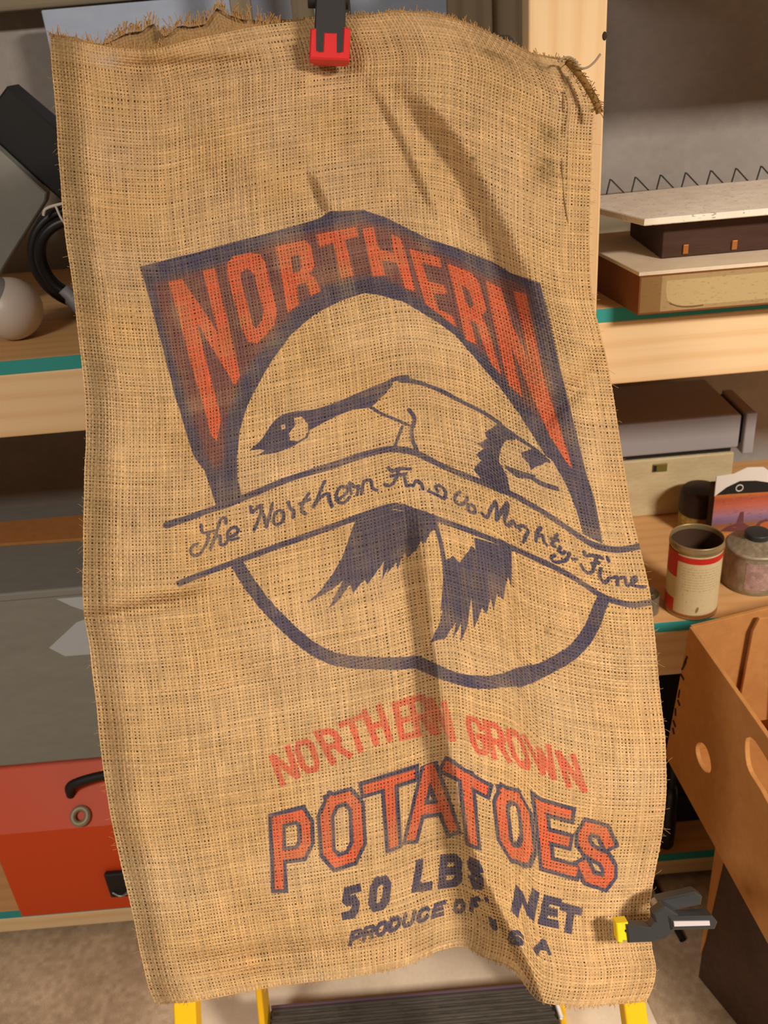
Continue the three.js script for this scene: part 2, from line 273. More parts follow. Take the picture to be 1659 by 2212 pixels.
  // ribbon
  line(NAVY, 14, [...C3([[60, 1050], [380, 940], [540, 880], [800, 770], [1100, 675], [1350, 592], [1500, 562]]), ...C4([[40, 570], [120, 592], [300, 680], [520, 770], [720, 850], [900, 950], [1100, 1080], [1200, 1150], [1300, 1192], [1420, 1208], [1545, 1185]])]);
  line(NAVY, 13, [...C3([[140, 1420], [500, 1285], [750, 1190], [1050, 1085], [1280, 1000], [1490, 932]]), ...C4([[0, 930], [150, 975], [300, 1030], [500, 1103], [700, 1182], [900, 1272], [1100, 1372], [1250, 1470], [1350, 1525], [1500, 1560], [1640, 1540]])]);
  // wings under the ribbon
  fill(NAVY, C8([[230, 440], [330, 400], [480, 345], [660, 370], [845, 440], [830, 500], [790, 520], [760, 600], [722, 590], [690, 650], [620, 710], [600, 665], [545, 800], [540, 735], [470, 830], [480, 780], [430, 880], [450, 730], [400, 800], [325, 910], [300, 872], [215, 975], [190, 905], [120, 1015], [31, 1092], [80, 990], [140, 880], [60, 945], [-20, 990], [-128, 1046], [-20, 945], [60, 830], [130, 720], [175, 590]]));
  line(NAVY, 9, C8([[830, 460], [870, 600], [898, 740], [905, 900], [885, 1090]]));
  fill(NAVY, C8([[1120, 560], [1260, 600], [1400, 645], [1402, 930], [1372, 850], [1338, 1022], [1292, 980], [1266, 1102], [1242, 1010], [1210, 1132], [1180, 1080], [1120, 1242], [1100, 1000], [1070, 1220], [1020, 1342], [1025, 1200], [960, 1312], [985, 1185], [900, 1312], [850, 1320], [790, 1346], [850, 1220], [890, 1080], [905, 900], [900, 735], [960, 690], [1010, 745], [1105, 620], [1130, 650]]));
  // potato outline
  line(NAVY, 26, C5([[25, 315], [80, 400], [150, 490], [230, 570], [330, 650], [420, 690], [560, 705], [680, 705], [740, 702], [830, 742], [930, 775], [1030, 780], [1150, 760], [1260, 720], [1370, 650], [1430, 570], [1460, 500], [1478, 455]]));
  // script on the ribbon
  const sc = (f, ...ss) => ss.forEach((s) => line(NAVY, 7.4, f(s)));
  sc(S1, [[240, 470], [265, 555], [330, 550], [430, 525]], [[330, 560], [330, 640], [280, 740], [210, 820], [140, 820], [115, 770], [150, 710], [200, 690]], [[545, 440], [535, 380], [490, 390], [455, 470], [430, 560], [390, 660], [360, 740]], [[390, 650], [440, 595], [470, 600], [480, 690], [520, 700], [570, 640]], [[560, 610], [650, 580], [690, 530], [650, 490], [590, 520], [560, 580], [590, 640], [690, 620]], [[835, 250], [850, 310], [960, 230], [960, 300], [930, 400], [880, 520]], [[950, 260], [1000, 380], [1030, 485]], [[1030, 485], [1070, 330], [1100, 210]], [[1130, 330], [1115, 430], [1150, 458], [1220, 420], [1230, 320], [1180, 290], [1130, 330]], [[1290, 190], [1310, 260], [1350, 300], [1345, 370]], [[1530, 90], [1460, 200], [1450, 300], [1490, 330]], [[1420, 210], [1540, 160]]);
  sc(S2, [[300, 290], [240, 430], [180, 560]], [[190, 540], [270, 450], [335, 420], [350, 490], [375, 555]], [[430, 490], [520, 420], [535, 365], [470, 350], [420, 420], [430, 500], [490, 520], [560, 460]], [[580, 420], [560, 310], [620, 350], [655, 340], [640, 430]], [[690, 420], [720, 290], [780, 285], [800, 360], [850, 385]], [[970, 150], [1010, 180], [1080, 160], [1200, 160]], [[1075, 170], [1060, 240], [1015, 320], [960, 340], [930, 320]], [[1000, 235], [1150, 215]], [[1140, 250], [1165, 335], [1200, 330]], [[1230, 340], [1260, 290], [1310, 310], [1330, 370]], [[1400, 395], [1490, 440], [1560, 470], [1572, 400], [1510, 340], [1470, 350], [1490, 395]]);
  sc(S3, [[520, 240], [460, 290], [460, 350], [520, 390], [590, 350], [600, 300]], [[610, 390], [620, 460], [690, 480], [690, 420], [650, 390]], [[780, 490], [830, 540], [900, 420], [950, 360], [960, 420], [950, 570]], [[960, 560], [1030, 450], [1090, 370], [1080, 470], [1050, 560], [1060, 620]], [[1090, 640], [1160, 590], [1180, 655]], [[1230, 690], [1220, 650], [1270, 640], [1330, 700], [1300, 770], [1270, 840]], [[1470, 660], [1430, 740], [1430, 820]]);
  sc(S4, [[110, 120], [60, 200], [50, 300]], [[60, 230], [130, 220], [150, 300], [190, 350]], [[330, 210], [280, 300], [260, 350], [300, 370]], [[250, 270], [340, 290]], [[370, 380], [350, 430], [400, 460], [430, 440]], [[490, 460], [450, 540], [390, 570], [300, 580], [250, 520], [300, 490]], [[530, 540], [590, 540]], [[690, 440], [700, 490], [770, 490], [860, 500], [930, 525]], [[850, 520], [830, 610], [790, 710], [730, 720], [670, 660], [650, 620]], [[790, 600], [880, 580]], [[910, 660], [890, 740], [920, 820], [970, 850], [1030, 790]], [[1000, 525], [1012, 560]], [[1070, 790], [1120, 770], [1130, 880]], [[1140, 800], [1220, 780], [1240, 870], [1270, 900]], [[1300, 880], [1370, 830], [1370, 775], [1330, 800], [1330, 880], [1420, 910], [1490, 910]]);
  // block letters: strokes in a unit box laid into four traced corners
  const G = {
    N: [[[0, 1], [0, 0], [1, 1], [1, 0]]], O: [[[0.25, 0], [0.75, 0], [1, 0.2], [1, 0.8], [0.75, 1], [0.25, 1], [0, 0.8], [0, 0.2], [0.25, 0]]], R: [[[0, 1], [0, 0], [0.8, 0], [1, 0.15], [1, 0.4], [0.8, 0.52], [0, 0.52]], [[0.6, 0.52], [1, 1]]],
    T: [[[0, 0], [1, 0]], [[0.5, 0], [0.5, 1]]], H: [[[0, 0], [0, 1]], [[1, 0], [1, 1]], [[0, 0.5], [1, 0.5]]], E: [[[1, 0], [0, 0], [0, 1], [1, 1]], [[0, 0.5], [0.8, 0.5]]], G: [[[1, 0.22], [0.8, 0], [0.2, 0], [0, 0.2], [0, 0.8], [0.2, 1], [0.8, 1], [1, 0.8], [1, 0.52], [0.6, 0.52]]],
    W: [[[0, 0], [0.25, 1], [0.5, 0.15], [0.75, 1], [1, 0]]], P: [[[0, 1], [0, 0], [0.8, 0], [1, 0.15], [1, 0.4], [0.8, 0.55], [0, 0.55]]], A: [[[0, 1], [0.5, 0], [1, 1]], [[0.2, 0.66], [0.8, 0.66]]], S: [[[1, 0.2], [0.8, 0], [0.2, 0], [0, 0.18], [0, 0.34], [0.2, 0.47], [0.8, 0.53], [1, 0.68], [1, 0.84], [0.8, 1], [0.2, 1], [0, 0.8]]],
    5: [[[1, 0], [0.1, 0], [0, 0.45], [0.75, 0.42], [1, 0.6], [0.95, 0.85], [0.7, 1], [0.1, 0.97]]], L: [[[0, 0], [0, 1], [1, 1]]], B: [[[0, 0], [0, 1], [0.75, 1], [1, 0.86], [1, 0.62], [0.8, 0.5], [0, 0.5]], [[0.8, 0.5], [0.95, 0.36], [0.95, 0.14], [0.75, 0], [0, 0]]], U: [[[0, 0], [0, 0.8], [0.25, 1], [0.75, 1], [1, 0.8], [1, 0]]], D: [[[0, 0], [0, 1], [0.7, 1], [1, 0.75], [1, 0.25], [0.7, 0], [0, 0]]], C: [[[1, 0.2], [0.75, 0], [0.25, 0], [0, 0.2], [0, 0.8], [0.25, 1], [0.75, 1], [1, 0.8]]], F: [[[1, 0], [0, 0], [0, 1]], [[0, 0.5], [0.8, 0.5]]],
  };
  const letter = (ch, f, q, w, c, inset = 0) => { const p = f(q); for (const s of G[ch]) line(c, w, s.map(([a, b]) => { a = lerp(inset, 1 - inset, a); b = lerp(inset * 0.6, 1 - inset * 0.6, b); return [lerp(lerp(p[0][0], p[1][0], a), lerp(p[3][0], p[2][0], a), b), lerp(lerp(p[0][1], p[1][1], a), lerp(p[3][1], p[2][1], a), b)]; }), false, true); };
  const NG = { 0: ['N', 75, 345, 165, 305, 215, 450, 130, 480], 1: ['O', 175, 300, 255, 275, 300, 410, 225, 430], 2: ['R', 265, 250, 345, 235, 430, 355, 340, 390], 3: ['T', 365, 215, 465, 175, 490, 325, 435, 350], 4: ['H', 465, 165, 545, 135, 595, 290, 520, 310], 5: ['E', 595, 130, 660, 110, 690, 275, 630, 290], 6: ['R', 655, 108, 735, 92, 770, 262, 700, 275], 7: ['N', 740, 97, 815, 125, 860, 310, 770, 262], 8: ['G', 890, 180, 960, 198, 1000, 350, 940, 345], 9: ['R', 970, 198, 1040, 222, 1090, 382, 1010, 365], 10: ['O', 1055, 235, 1125, 252, 1180, 412, 1108, 395], 11: ['W', 1130, 265, 1255, 310, 1305, 480, 1190, 425], 12: ['N', 1265, 315, 1355, 350, 1410, 520, 1320, 480] };
  const quad = (a) => [[a[1], a[2]], [a[3], a[4]], [a[5], a[6]], [a[7], a[8]]];
  for (const a of Object.values(NG)) letter(a[0], C6, quad(a), 13, RED2, 0.12);
  const PO = [['P', 112, 622, 232, 592, 238, 888, 122, 888], ['O', 312, 552, 440, 512, 455, 765, 328, 808], ['T', 492, 488, 668, 432, 680, 692, 515, 735], ['A', 712, 395, 782, 390, 842, 650, 676, 682], ['T', 828, 400, 972, 488, 1000, 725, 855, 672], ['O', 1038, 505, 1138, 532, 1165, 770, 1068, 752], ['E', 1208, 562, 1318, 594, 1345, 832, 1238, 802], ['S', 1388, 645, 1492, 672, 1498, 888, 1392, 852]];
  for (const a of PO) letter(a[0], C6, quad(a), 37, NAVY); for (const a of PO) letter(a[0], C6, quad(a), 20, RED);
  const L50 = [['5', 220, 255, 278, 238, 268, 362, 210, 382], ['O', 345, 215, 418, 197, 402, 328, 330, 343], ['L', 548, 132, 598, 115, 598, 242, 528, 253], ['B', 655, 108, 738, 105, 730, 225, 645, 238], ['S', 778, 115, 822, 135, 828, 240, 790, 236], ['N', 995, 250, 1075, 268, 1052, 382, 972, 352], ['E', 1118, 290, 1178, 306, 1163, 412, 1095, 398], ['T', 1195, 325, 1270, 346, 1250, 440, 1185, 428]];
  for (const a of L50) letter(a[0], C7, quad(a), 17.5, NAVY, 0.08);
  line(NAVY, 11, C7([[852, 295], [856, 297]]));
  [...'PRODUCE'].forEach((ch, i) => { const x0 = [240, 298, 354, 412, 474, 540, 610][i], x1 = x0 + [44, 42, 44, 44, 48, 46, 44][i], yt = (x) => 444 - (x - 240) * 0.335, yb = (x) => 500 - (x - 240) * 0.335; letter(ch, C7, [[x0 + 12, yt(x0)], [x1 + 12, yt(x1)], [x1, yb(x1)], [x0, yb(x0)]], 9, NAVY, 0.06); });
  for (const a of [['O', 712, 306, 752, 300, 748, 350, 706, 354], ['F', 786, 296, 818, 290, 812, 342, 782, 348], ['U', 868, 380, 890, 396, 896, 430, 880, 424], ['S', 962, 440, 1015, 448, 1010, 498, 950, 488], ['A', 1088, 474, 1128, 478, 1136, 538, 1068, 534]]) letter(a[0], C7, quad(a), 9.5, NAVY, 0.06);
  g.filter = 'none';
  // fibres, stains, worn ink
  const I = g.getImageData(0, 0, TW, TH).data;
  const stains = [[1185, 290, 26, 22, 0.55], [1180, 365, 26, 30, 0.6], [1022, 343, 6, 6, 0.8], [235, 130, 30, 18, -0.45], [1180, 1362, 6, 9, 0.5], [1160, 1398, 5, 5, 0.6], [1015, 1130, 14, 10, 0.1], [1060, 115, 50, 16, 0.45], [1160, 140, 40, 18, 0.5]].map(([x, y, a, b, k]) => { const [u, v] = Finv(x, y); return [u * TW, v * TH, a, b * 0.97, k]; });
  return pixels(TW, TH, (x, y) => {
    const warp = noise(x / 2.1, y / 60, 21), weft = noise(x / 60, y / 2.1, 22), mott = noise(x / 70, y / 90, 23) * 0.6 + noise(x / 22, y / 26, 24) * 0.4, fine = hash(x, y, 25) - 0.5;
    const t = 1 + 0.06 * warp + 0.06 * weft + 0.045 * mott + 0.08 * fine, w = 0.06 * noise(x / 120, y / 120, 26);
    let c = [BURLAP[0] * t, BURLAP[1] * t * (1 - 0.25 * w), BURLAP[2] * t * (1 - w)];
    for (const [sx, sy, a, b, k] of stains) { const q = ((x - sx) / a) ** 2 + ((y - sy) / b) ** 2; if (q < 4) { const s = Math.exp(-q) * (0.75 + 0.5 * noise(x / 6, y / 6, 27)); if (k > 0) c = [c[0] * (1 - 0.5 * k * s), c[1] * (1 - 0.5 * k * s), c[2] * (1 - 0.62 * k * s)]; else c = c.map((e, i) => lerp(e, [176, 164, 158][i], -k * s * 1.4)); } }
    const k = 4 * (y * TW + x), a0 = I[k + 3] / 255;
    if (a0 > 0.01) { const wear = clamp(0.86 + 0.14 * warp + 0.12 * weft + 0.2 * fine + 0.16 * mott - 0.3 * Math.max(0, noise(x / 46, y / 52, 28) - 0.1)), a = a0 * wear; c = c.map((e, i) => lerp(e, I[k + i] * (0.92 + 0.16 * (t - 1) * 4), a)); }
    return c.map((e) => clamp(e, 0, 255));
  });
}
const sackTex = printTexture(); sackTex.wrapS = sackTex.wrapT = THREE.ClampToEdgeWrapping; sackTex.flipY = true;
{
  const t = thing('burlap_sack', 'printed burlap potato sack hung from a red padded clamp on the stepladder', 'sack');
  // woven front: warp and weft threads as raised ribbons that pass over and under each other
  const NW = 166, NH = 302, rnd = rng(77), tu = [], tv = [];
  for (let i = 0; i < NW; i++) tu.push([(i + 0.5 + (rnd() - 0.5) * 0.12) / NW, 0.94 + rnd() * 0.16 + (rnd() < 0.05 ? 0.12 : 0), rnd()]);
  for (let j = 0; j < NH; j++) tv.push([(j + 0.5 + (rnd() - 0.5) * 0.12) / NH, 0.94 + rnd() * 0.16 + (rnd() < 0.05 ? 0.12 : 0), rnd()]);
  const P = [], Nn = [], Tu = [], Tv = [];
  for (let i = 0; i < NW; i++) for (let j = 0; j < NH; j++) {
    const u = tu[i][0] + 0.16 / NW * noise(j / 9, i * 3.3, 41), v = tv[j][0] + 0.16 / NH * noise(i / 9, j * 3.3, 42), p = cloth(u, v);
    P.push(p);
  }
  for (let i = 0; i < NW; i++) for (let j = 0; j < NH; j++) {
    const g = (a, b) => P[clamp(a, 0, NW - 1) * NH + clamp(b, 0, NH - 1)], a = g(i + 1, j).clone().sub(g(i - 1, j)).normalize(), b = g(i, j + 1).clone().sub(g(i, j - 1)).normalize();
    Tu.push(a); Tv.push(b); Nn.push(b.clone().cross(a).normalize());
  }
  const COVER = 0.365, RISE = 0.00042, prof = [[-1, -0.00042], [-0.45, 0.00022], [0.45, 0.00022], [1, -0.00042]];
  const weave = (count, len, idx, side, spec, uvOf, odd, next, du, dv) => {
    const pos = [], col = [], uv = [], ind = [];
    for (let i = 0; i < count; i++) {
      const base = pos.length / 3;
      for (let j = 0; j < len; j++) {
        const k = idx(i, j), over = ((i + j) & 1) === odd ? 1 : -1, slub = 1 + 0.16 * noise(j / 5, i * 7.1, 43) + 0.1 * noise(j / 1.7, i * 3.7, 44), gap = P[next(i, j, 1)].distanceTo(P[next(i, j, -1)]) / 2, hw = Math.min(0.0026, gap * COVER) * spec[i][1] * slub;
        const tone = 0.92 + 0.1 * spec[i][2] + 0.10 * noise(j / 7, i * 5.3, 45) + 0.06 * noise(j / 1.5, i * 9.1, 46), [u, v] = uvOf(i, j);
        for (const [s, z] of prof) {
          const q = P[k], n = Nn[k], d = side[k], zz = z + over * RISE;
          pos.push(q.x + d.x * hw * s + n.x * zz, q.y + d.y * hw * s + n.y * zz, q.z + d.z * hw * s + n.z * zz);
          col.push(tone, tone * (0.985 + 0.03 * spec[i][2]), tone * (0.95 + 0.09 * spec[i][2])); uv.push(u + du * s * hw / gap, 1 - v - dv * s * hw / gap);
        }
        if (j) for (let m = 0; m < 3; m++) { const a = base + (j - 1) * 4 + m, b = a + 1, c = a + 4, d = a + 5; ind.push(a, b, c, b, d, c); }
      }
    }
    const geo = new THREE.BufferGeometry();
    geo.setAttribute('position', new THREE.Float32BufferAttribute(pos, 3)); geo.setAttribute('color', new THREE.Float32BufferAttribute(col, 3)); geo.setAttribute('uv', new THREE.Float32BufferAttribute(uv, 2)); geo.setIndex(ind); geo.computeVertexNormals();
    return geo;
  };
  const fwd = Nn[Math.floor(P.length / 2)].dot(camera.position.clone().sub(P[Math.floor(P.length / 2)])) > 0; if (!fwd) Nn.forEach((n) => n.negate());
  const warp = weave(NW, NH, (i, j) => i * NH + j, Tu, tu, (i, j) => [tu[i][0], tv[j][0]], 0, (i, j, k) => clamp(i + k, 0, NW - 1) * NH + j, 1 / NW, 0);
  const weft = weave(NH, NW, (j, i) => i * NH + j, Tv, tv, (j, i) => [tu[i][0], tv[j][0]], 1, (j, i, k) => i * NH + clamp(j + k, 0, NH - 1), 0, 1 / NH);
  const front = mergeGeometries([warp, weft], false);
  const clothMat = std({ map: sackTex, vertexColors: true, roughness: 0.95, side: THREE.DoubleSide });
  obj('front_panel', front, clothMat, t, 'woven burlap front with red and navy print');
  // back of the sack
  const backTex = pixels(512, 512, (x, y) => { const k = 0.5 + 0.25 * Math.sin(x / 512 * 64 * 2 * Math.PI) + 0.25 * Math.sin(y / 512 * 64 * 2 * Math.PI) + 0.3 * (hash(x, y, 61) - 0.5); return [172, 138, 92].map((b) => b * (0.8 + 0.25 * k)); });
  backTex.repeat.set(2.6, 4.7);
  const backMat = std({ map: backTex, roughness: 0.95, side: THREE.DoubleSide });
  const nu = 90, nv = 140, bp = [], bu = [], bi = [];
  const lift = (u) => 62 * smooth(0.10, 0.16, u) * (1 - smooth(0.30, 0.44, u)) + 6;
  for (let j = 0; j <= nv; j++) for (let i = 0; i <= nu; i++) {
    const u = 0.004 + 0.992 * i / nu, v = j / nv * 0.992, [x, y0] = F(u, v), y = y0 - lift(u) * (0.55 + 0.45 * noise(u * 40, 1, 63)) * Math.pow(1 - v, 6) * 0.9;
    const edge = Math.min(smooth(0, 0.05, u), smooth(0, 0.05, 1 - u)), p = at(x, y, depth0(y) - relief(x, y0) + 0.003 + 0.016 * edge * (0.4 + 0.6 * smooth(0, 0.06, 1 - v)) + 0.014 * Math.pow(1 - v, 8) * edge);
    bp.push(p.x, p.y, p.z); bu.push(i / nu, j / nv); if (i && j) { const a = (j - 1) * (nu + 1) + i - 1; bi.push(a, a + nu + 1, a + 1, a + 1, a + nu + 1, a + nu + 2); }
  }
  const bg = new THREE.BufferGeometry(); bg.setAttribute('position', new THREE.Float32BufferAttribute(bp, 3)); bg.setAttribute('uv', new THREE.Float32BufferAttribute(bu, 2)); bg.setIndex(bi); bg.computeVertexNormals();
  obj('back_panel', bg, backMat, t);
  // frayed fibres along the open mouth, the sides and the hem
  const fib = [], fr = rng(5), strand = (p, d, len, curl, r) => { const q = [p.clone()]; let dir = d.clone(); for (let k = 0; k < 3; k++) { dir = dir.clone().add(V(fr() - 0.5, fr() - 0.5, fr() - 0.5).multiplyScalar(curl)).normalize(); q.push(q[k].clone().addScaledVector(dir, len / 3)); } fib.push(tube(q, r, 5, 3)); };
  const upv = V(0, 1, 0).applyQuaternion(basis), rt = V(1, 0, 0).applyQuaternion(basis);
  for (let k = 0; k < 520; k++) { const u = fr(), long = u < 0.4 ? 1 : 0.55; strand(cloth(u, 0.001), upv.clone().addScaledVector(rt, (fr() - 0.5) * 0.7), (0.003 + 0.012 * fr() * fr()) * long, 0.6, 0.00025 + 0.00035 * fr()); }
  for (let k = 0; k < 320; k++) { const u = 0.1 + 0.34 * fr(), x = F(u, 0)[0], y = F(u, 0)[1] - lift(u) * (0.5 + 0.4 * noise(u * 40, 1, 63)); strand(at(x, y, depth0(y) - relief(x, y + 40) + 0.028), upv.clone().addScaledVector(rt, (fr() - 0.5) * 0.6), 0.004 + 0.014 * fr() * fr(), 0.6, 0.0003 + 0.0004 * fr()); }
  for (let k = 0; k < 160; k++) { const v = 0.03 + 0.96 * fr(), L = fr() < 0.5; strand(cloth(L ? 0.002 : 0.998, v), rt.clone().multiplyScalar(L ? -1 : 1).addScaledVector(upv, (fr() - 0.5) * 1.6), 0.002 + 0.009 * fr() * fr(), 0.9, 0.00018); }
  for (let k = 0; k < 200; k++) strand(cloth(fr(), 0.997), upv.clone().multiplyScalar(-1).addScaledVector(rt, (fr() - 0.5) * 1.2), 0.002 + 0.004 * fr(), 0.7, 0.0003);
  const fm = obj('frayed_fibres', fib, std({ color: 0xb98f57, roughness: 0.95 }), t); fm.userData.kind = 'stuff';
  // rolled corner seam and loose stitching string at the mouth
  const seam = []; const ends = [[1222, 132], [1248, 162], [1268, 192], [1284, 222], [1291, 244]].map(([x, y], i) => at(x + 4, y, 0.868 - 0.004 * Math.sin(i)));
  seam.push(tube(ends, 0.0035, 24, 7)); for (let k = 0; k < 130; k++) { const q = new THREE.CatmullRomCurve3(ends).getPoint(fr()); const d = V(fr() - 0.5, fr() - 0.5, fr() - 0.3).normalize(), e = q.clone().addScaledVector(d, 0.004 + 0.005 * fr()); seam.push(tube([q, q.clone().lerp(e, 0.5).add(V(0, 0.001, 0)), e], 0.0004, 3, 3)); }
  obj('corner_seam', seam, std({ color: 0x86632f, roughness: 0.95 }), t, 'dark frayed corner seam');
  obj('stitching_string', tube([[1206, 133], [1218, 125], [1232, 124], [1244, 133], [1252, 146], [1268, 146], [1284, 134], [1297, 117]].map(([x, y]) => at(x, y, 0.858)), 0.0011, 60, 6), std({ color: 0x9c8a72, roughness: 0.9 }), t, 'loose twisted stitching string');
  obj('vertical_seam', tube([[1214, 126], [1216, 200], [1214, 280], [1213, 350], [1217, 420], [1226, 480]].map(([x, y]) => at(x, y, depth0(y) - relief(x, y) - 0.0003)), 0.0008, 40, 6), std({ color: 0x7c6038, roughness: 0.95 }), t);
}

// ---------------------------------------------------------------- stepladder
{
  const t = thing('step_ladder', 'yellow stepladder with black ribbed tread standing behind the hanging sack', 'ladder');
  const bar = (a, b, w, d, name, mat = M.yellow) => {           // upright rail from a to b, w wide, d deep
    const g = box(-w / 2, w / 2, 0, a.distanceTo(b), -d / 2, d / 2, 0.003), q = new THREE.Quaternion().setFromUnitVectors(V(0, 1, 0), b.clone().sub(a).normalize());
    g.applyQuaternion(q).translate(a.x, a.y, a.z); return obj(name, g, mat, t);
  };
  const bl = at(406, 2200, 0.968), br = at(1366, 2172, 0.968), zt = at(700, 60, 0.915).z;
  for (const [p, sx, yaw] of [[bl, -1, 0], [br, 1, 0]]) {
    const top = V(sx * 0.185 - 0.02, 1.43, zt), dir = p.clone().sub(top), foot = top.clone().addScaledVector(dir, (0.004 - top.y) / dir.y);
    bar(foot, top, 0.024, 0.03, 'rear_rail');
    const f = V(sx < 0 ? -0.264 : 0.214, 0.004, -0.872), ft = V(sx * 0.17 - 0.02, 1.43, zt - 0.075);
    bar(f, ft, 0.010, 0.062, 'front_rail');
  }
  for (let k = 0; k < 4; k++) {
    const y = 0.10 + k * 0.30, s = (y / 1.43), z = lerp(-0.872, zt - 0.075, s), x0 = lerp(-0.256, -0.185, s), x1 = lerp(0.206, 0.145, s);
    const tr = obj('tread', box(x0, x1, y - 0.022, y - 0.004, z - 0.01, z + 0.085, 0.003), M.tread, t, 'black ribbed ladder tread');
    for (let r = 0; r < 9; r++) obj('rib', box(x0 + 0.004, x1 - 0.004, y - 0.005, y, z - 0.008 + r * 0.0105, z - 0.0035 + r * 0.0105, 0.0012), M.tread, tr);
    obj('rear_lip', box(x0 + 0.002, x1 - 0.002, y - 0.03, y + 0.002, z - 0.014, z - 0.0095, 0.001), std({ color: 0x5a4650, roughness: 0.6 }), tr);
    obj('end_bracket', tube([V(x1 + 0.001, y - 0.02, z), V(x1 - 0.002, y + 0.006, z + 0.01), V(x1 + 0.003, y + 0.004, z + 0.05)], 0.0035, 12, 6), M.white, t, 'white tread end bracket');
  }
  obj('top_cap', box(-0.215, 0.175, 1.415, 1.447, zt - 0.12, zt + 0.02, 0.008), M.blackPlastic, t);
}
tag(obj('floor_sheet', slab([[-0.40, -1.09], [0.345, -1.085], [0.40, -0.62], [-0.43, -0.60]].map(([x, z]) => [x, -z]), 0.004).rotateX(-Math.PI / 2).translate(0, 0.001, 0), M.cardPale), 'pale scuffed board lying flat on the floor under the stepladder', 'board');

// ---------------------------------------------------------------- spring clamps
{
  const t = thing('spring_clamp', 'black spring clamp with red pad gripping the top of the sack', 'clamp');
  t.position.copy(at(712, 70, 0.862)); t.quaternion.copy(basis).multiply(new THREE.Quaternion().setFromEuler(new THREE.Euler(R(7), 0, R(-2))));
  const s = 0.862 / FOC, jaw = slab([[-30, -53], [-12, -53], [-12, -19], [10, -19], [10, -53], [27, -53], [28, 10], [28, 60], [30, 110], [24, 170], [-14, 170], [-28, 110], [-29, 50], [-30, 5]].map(([x, y]) => [(x + 3) * s, y * s]), 0.009, [], 0.0015);
  obj('front_jaw', jaw.translate(0, 0, 0.004), M.blackPlastic, t, 'worn black jaw');
  obj('rear_jaw', slab([[-20, -40], [22, -40], [26, 60], [30, 110], [24, 170], [-14, 170], [-26, 110], [-24, 5]].map(([x, y]) => [(x + 3) * s, y * s]), 0.009, [], 0.0015).translate(0, 0, -0.075), M.blackPlastic, t);
  obj('pivot', new THREE.CylinderGeometry(0.0075, 0.0075, 0.038, 20).rotateZ(Math.PI / 2).translate(-0.0015, 0.0265, 0.006), M.black, t);
  obj('handle', box(-0.012, 0.014, 0.06, 0.13, 0.006, 0.018, 0.004).rotateX(R(12)), M.blackPlastic, t); obj('handle', box(-0.012, 0.014, 0.06, 0.13, -0.03, -0.018, 0.004).rotateX(R(-12)), M.blackPlastic, t);
  const pad = [slab([[-38, -64], [40, -64], [41, -6], [33, -4], [32, -52], [22, -55], [15, -54], [14, -16], [-9, -16], [-10, -54], [-20, -55], [-29, -52], [-30, -8], [-37, -10]].map(([x, y]) => [(x + 1.5) * s, y * s]), 0.011, [], 0.0015).translate(0, 0, 0.003), box(-0.0155, 0.0175, -0.029, -0.002, -0.006, 0.004, 0.002)];
  obj('pad', pad, M.redPad, t, 'red plastic swivel pad');
}
{
  const t = thing('spring_clamp', 'black spring clamp with yellow pad gripping the lower side of the sack', 'clamp');
  const d = 0.886, s = d / FOC; t.position.copy(at(1400, 1990, d)); t.quaternion.copy(basis);
  const L = (pts) => pts.map(([x, y]) => [(x - 1400) * s, -(y - 1990) * s]);
  obj('front_jaw', slab(L([[1346, 1984], [1396, 1990], [1408, 1976], [1404, 1960], [1424, 1945], [1450, 1962], [1448, 1985], [1425, 2008], [1400, 2014], [1350, 2016]]), 0.012, [], 0.0016).translate(0, 0, 0.004), M.blackPlastic, t);
  obj('rear_jaw', slab(L([[1350, 1990], [1400, 1985], [1420, 1950], [1448, 1960], [1440, 1990], [1400, 2016], [1352, 2016]]), 0.010, [], 0.0012).translate(0, 0, -0.07), M.blackPlastic, t);
  obj('handle', slab(L([[1424, 1945], [1500, 1930], [1512, 1938], [1510, 1950], [1450, 1962]]), 0.012, [], 0.002).translate(0, 0, -0.012), M.blackPlastic, t, 'grey plastic handle');
  const hb = obj('handle', slab(L([[1436, 1966], [1522, 1964], [1530, 1974], [1526, 1984], [1440, 1986]]), 0.014, [], 0.002).translate(0, 0, 0.004), M.blackPlastic, t);
  obj('metal_strip', slab(L([[1441, 1970], [1515, 1969], [1516, 1977], [1442, 1979]]), 0.002, [], 0.0004).translate(0, 0, 0.0195), std({ color: 0xc9bfc4, roughness: 0.45 }), hb, 'bright worn strip on the handle');
  obj('pivot', new THREE.CylinderGeometry(0.007, 0.007, 0.03, 18).rotateX(Math.PI / 2).translate((1430 - 1400) * s, -(1968 - 1990) * s, -0.002), M.steel, t);
  obj('pad', slab(L([[1325, 1982], [1346, 1980], [1347, 1991], [1339, 1993], [1339, 2000], [1349, 2003], [1349, 2016], [1337, 2014], [1334, 2020], [1328, 2018]]), 0.013, [], 0.001).translate(0, 0, 0.001), M.yellowPad, t, 'yellow plastic pad');
}

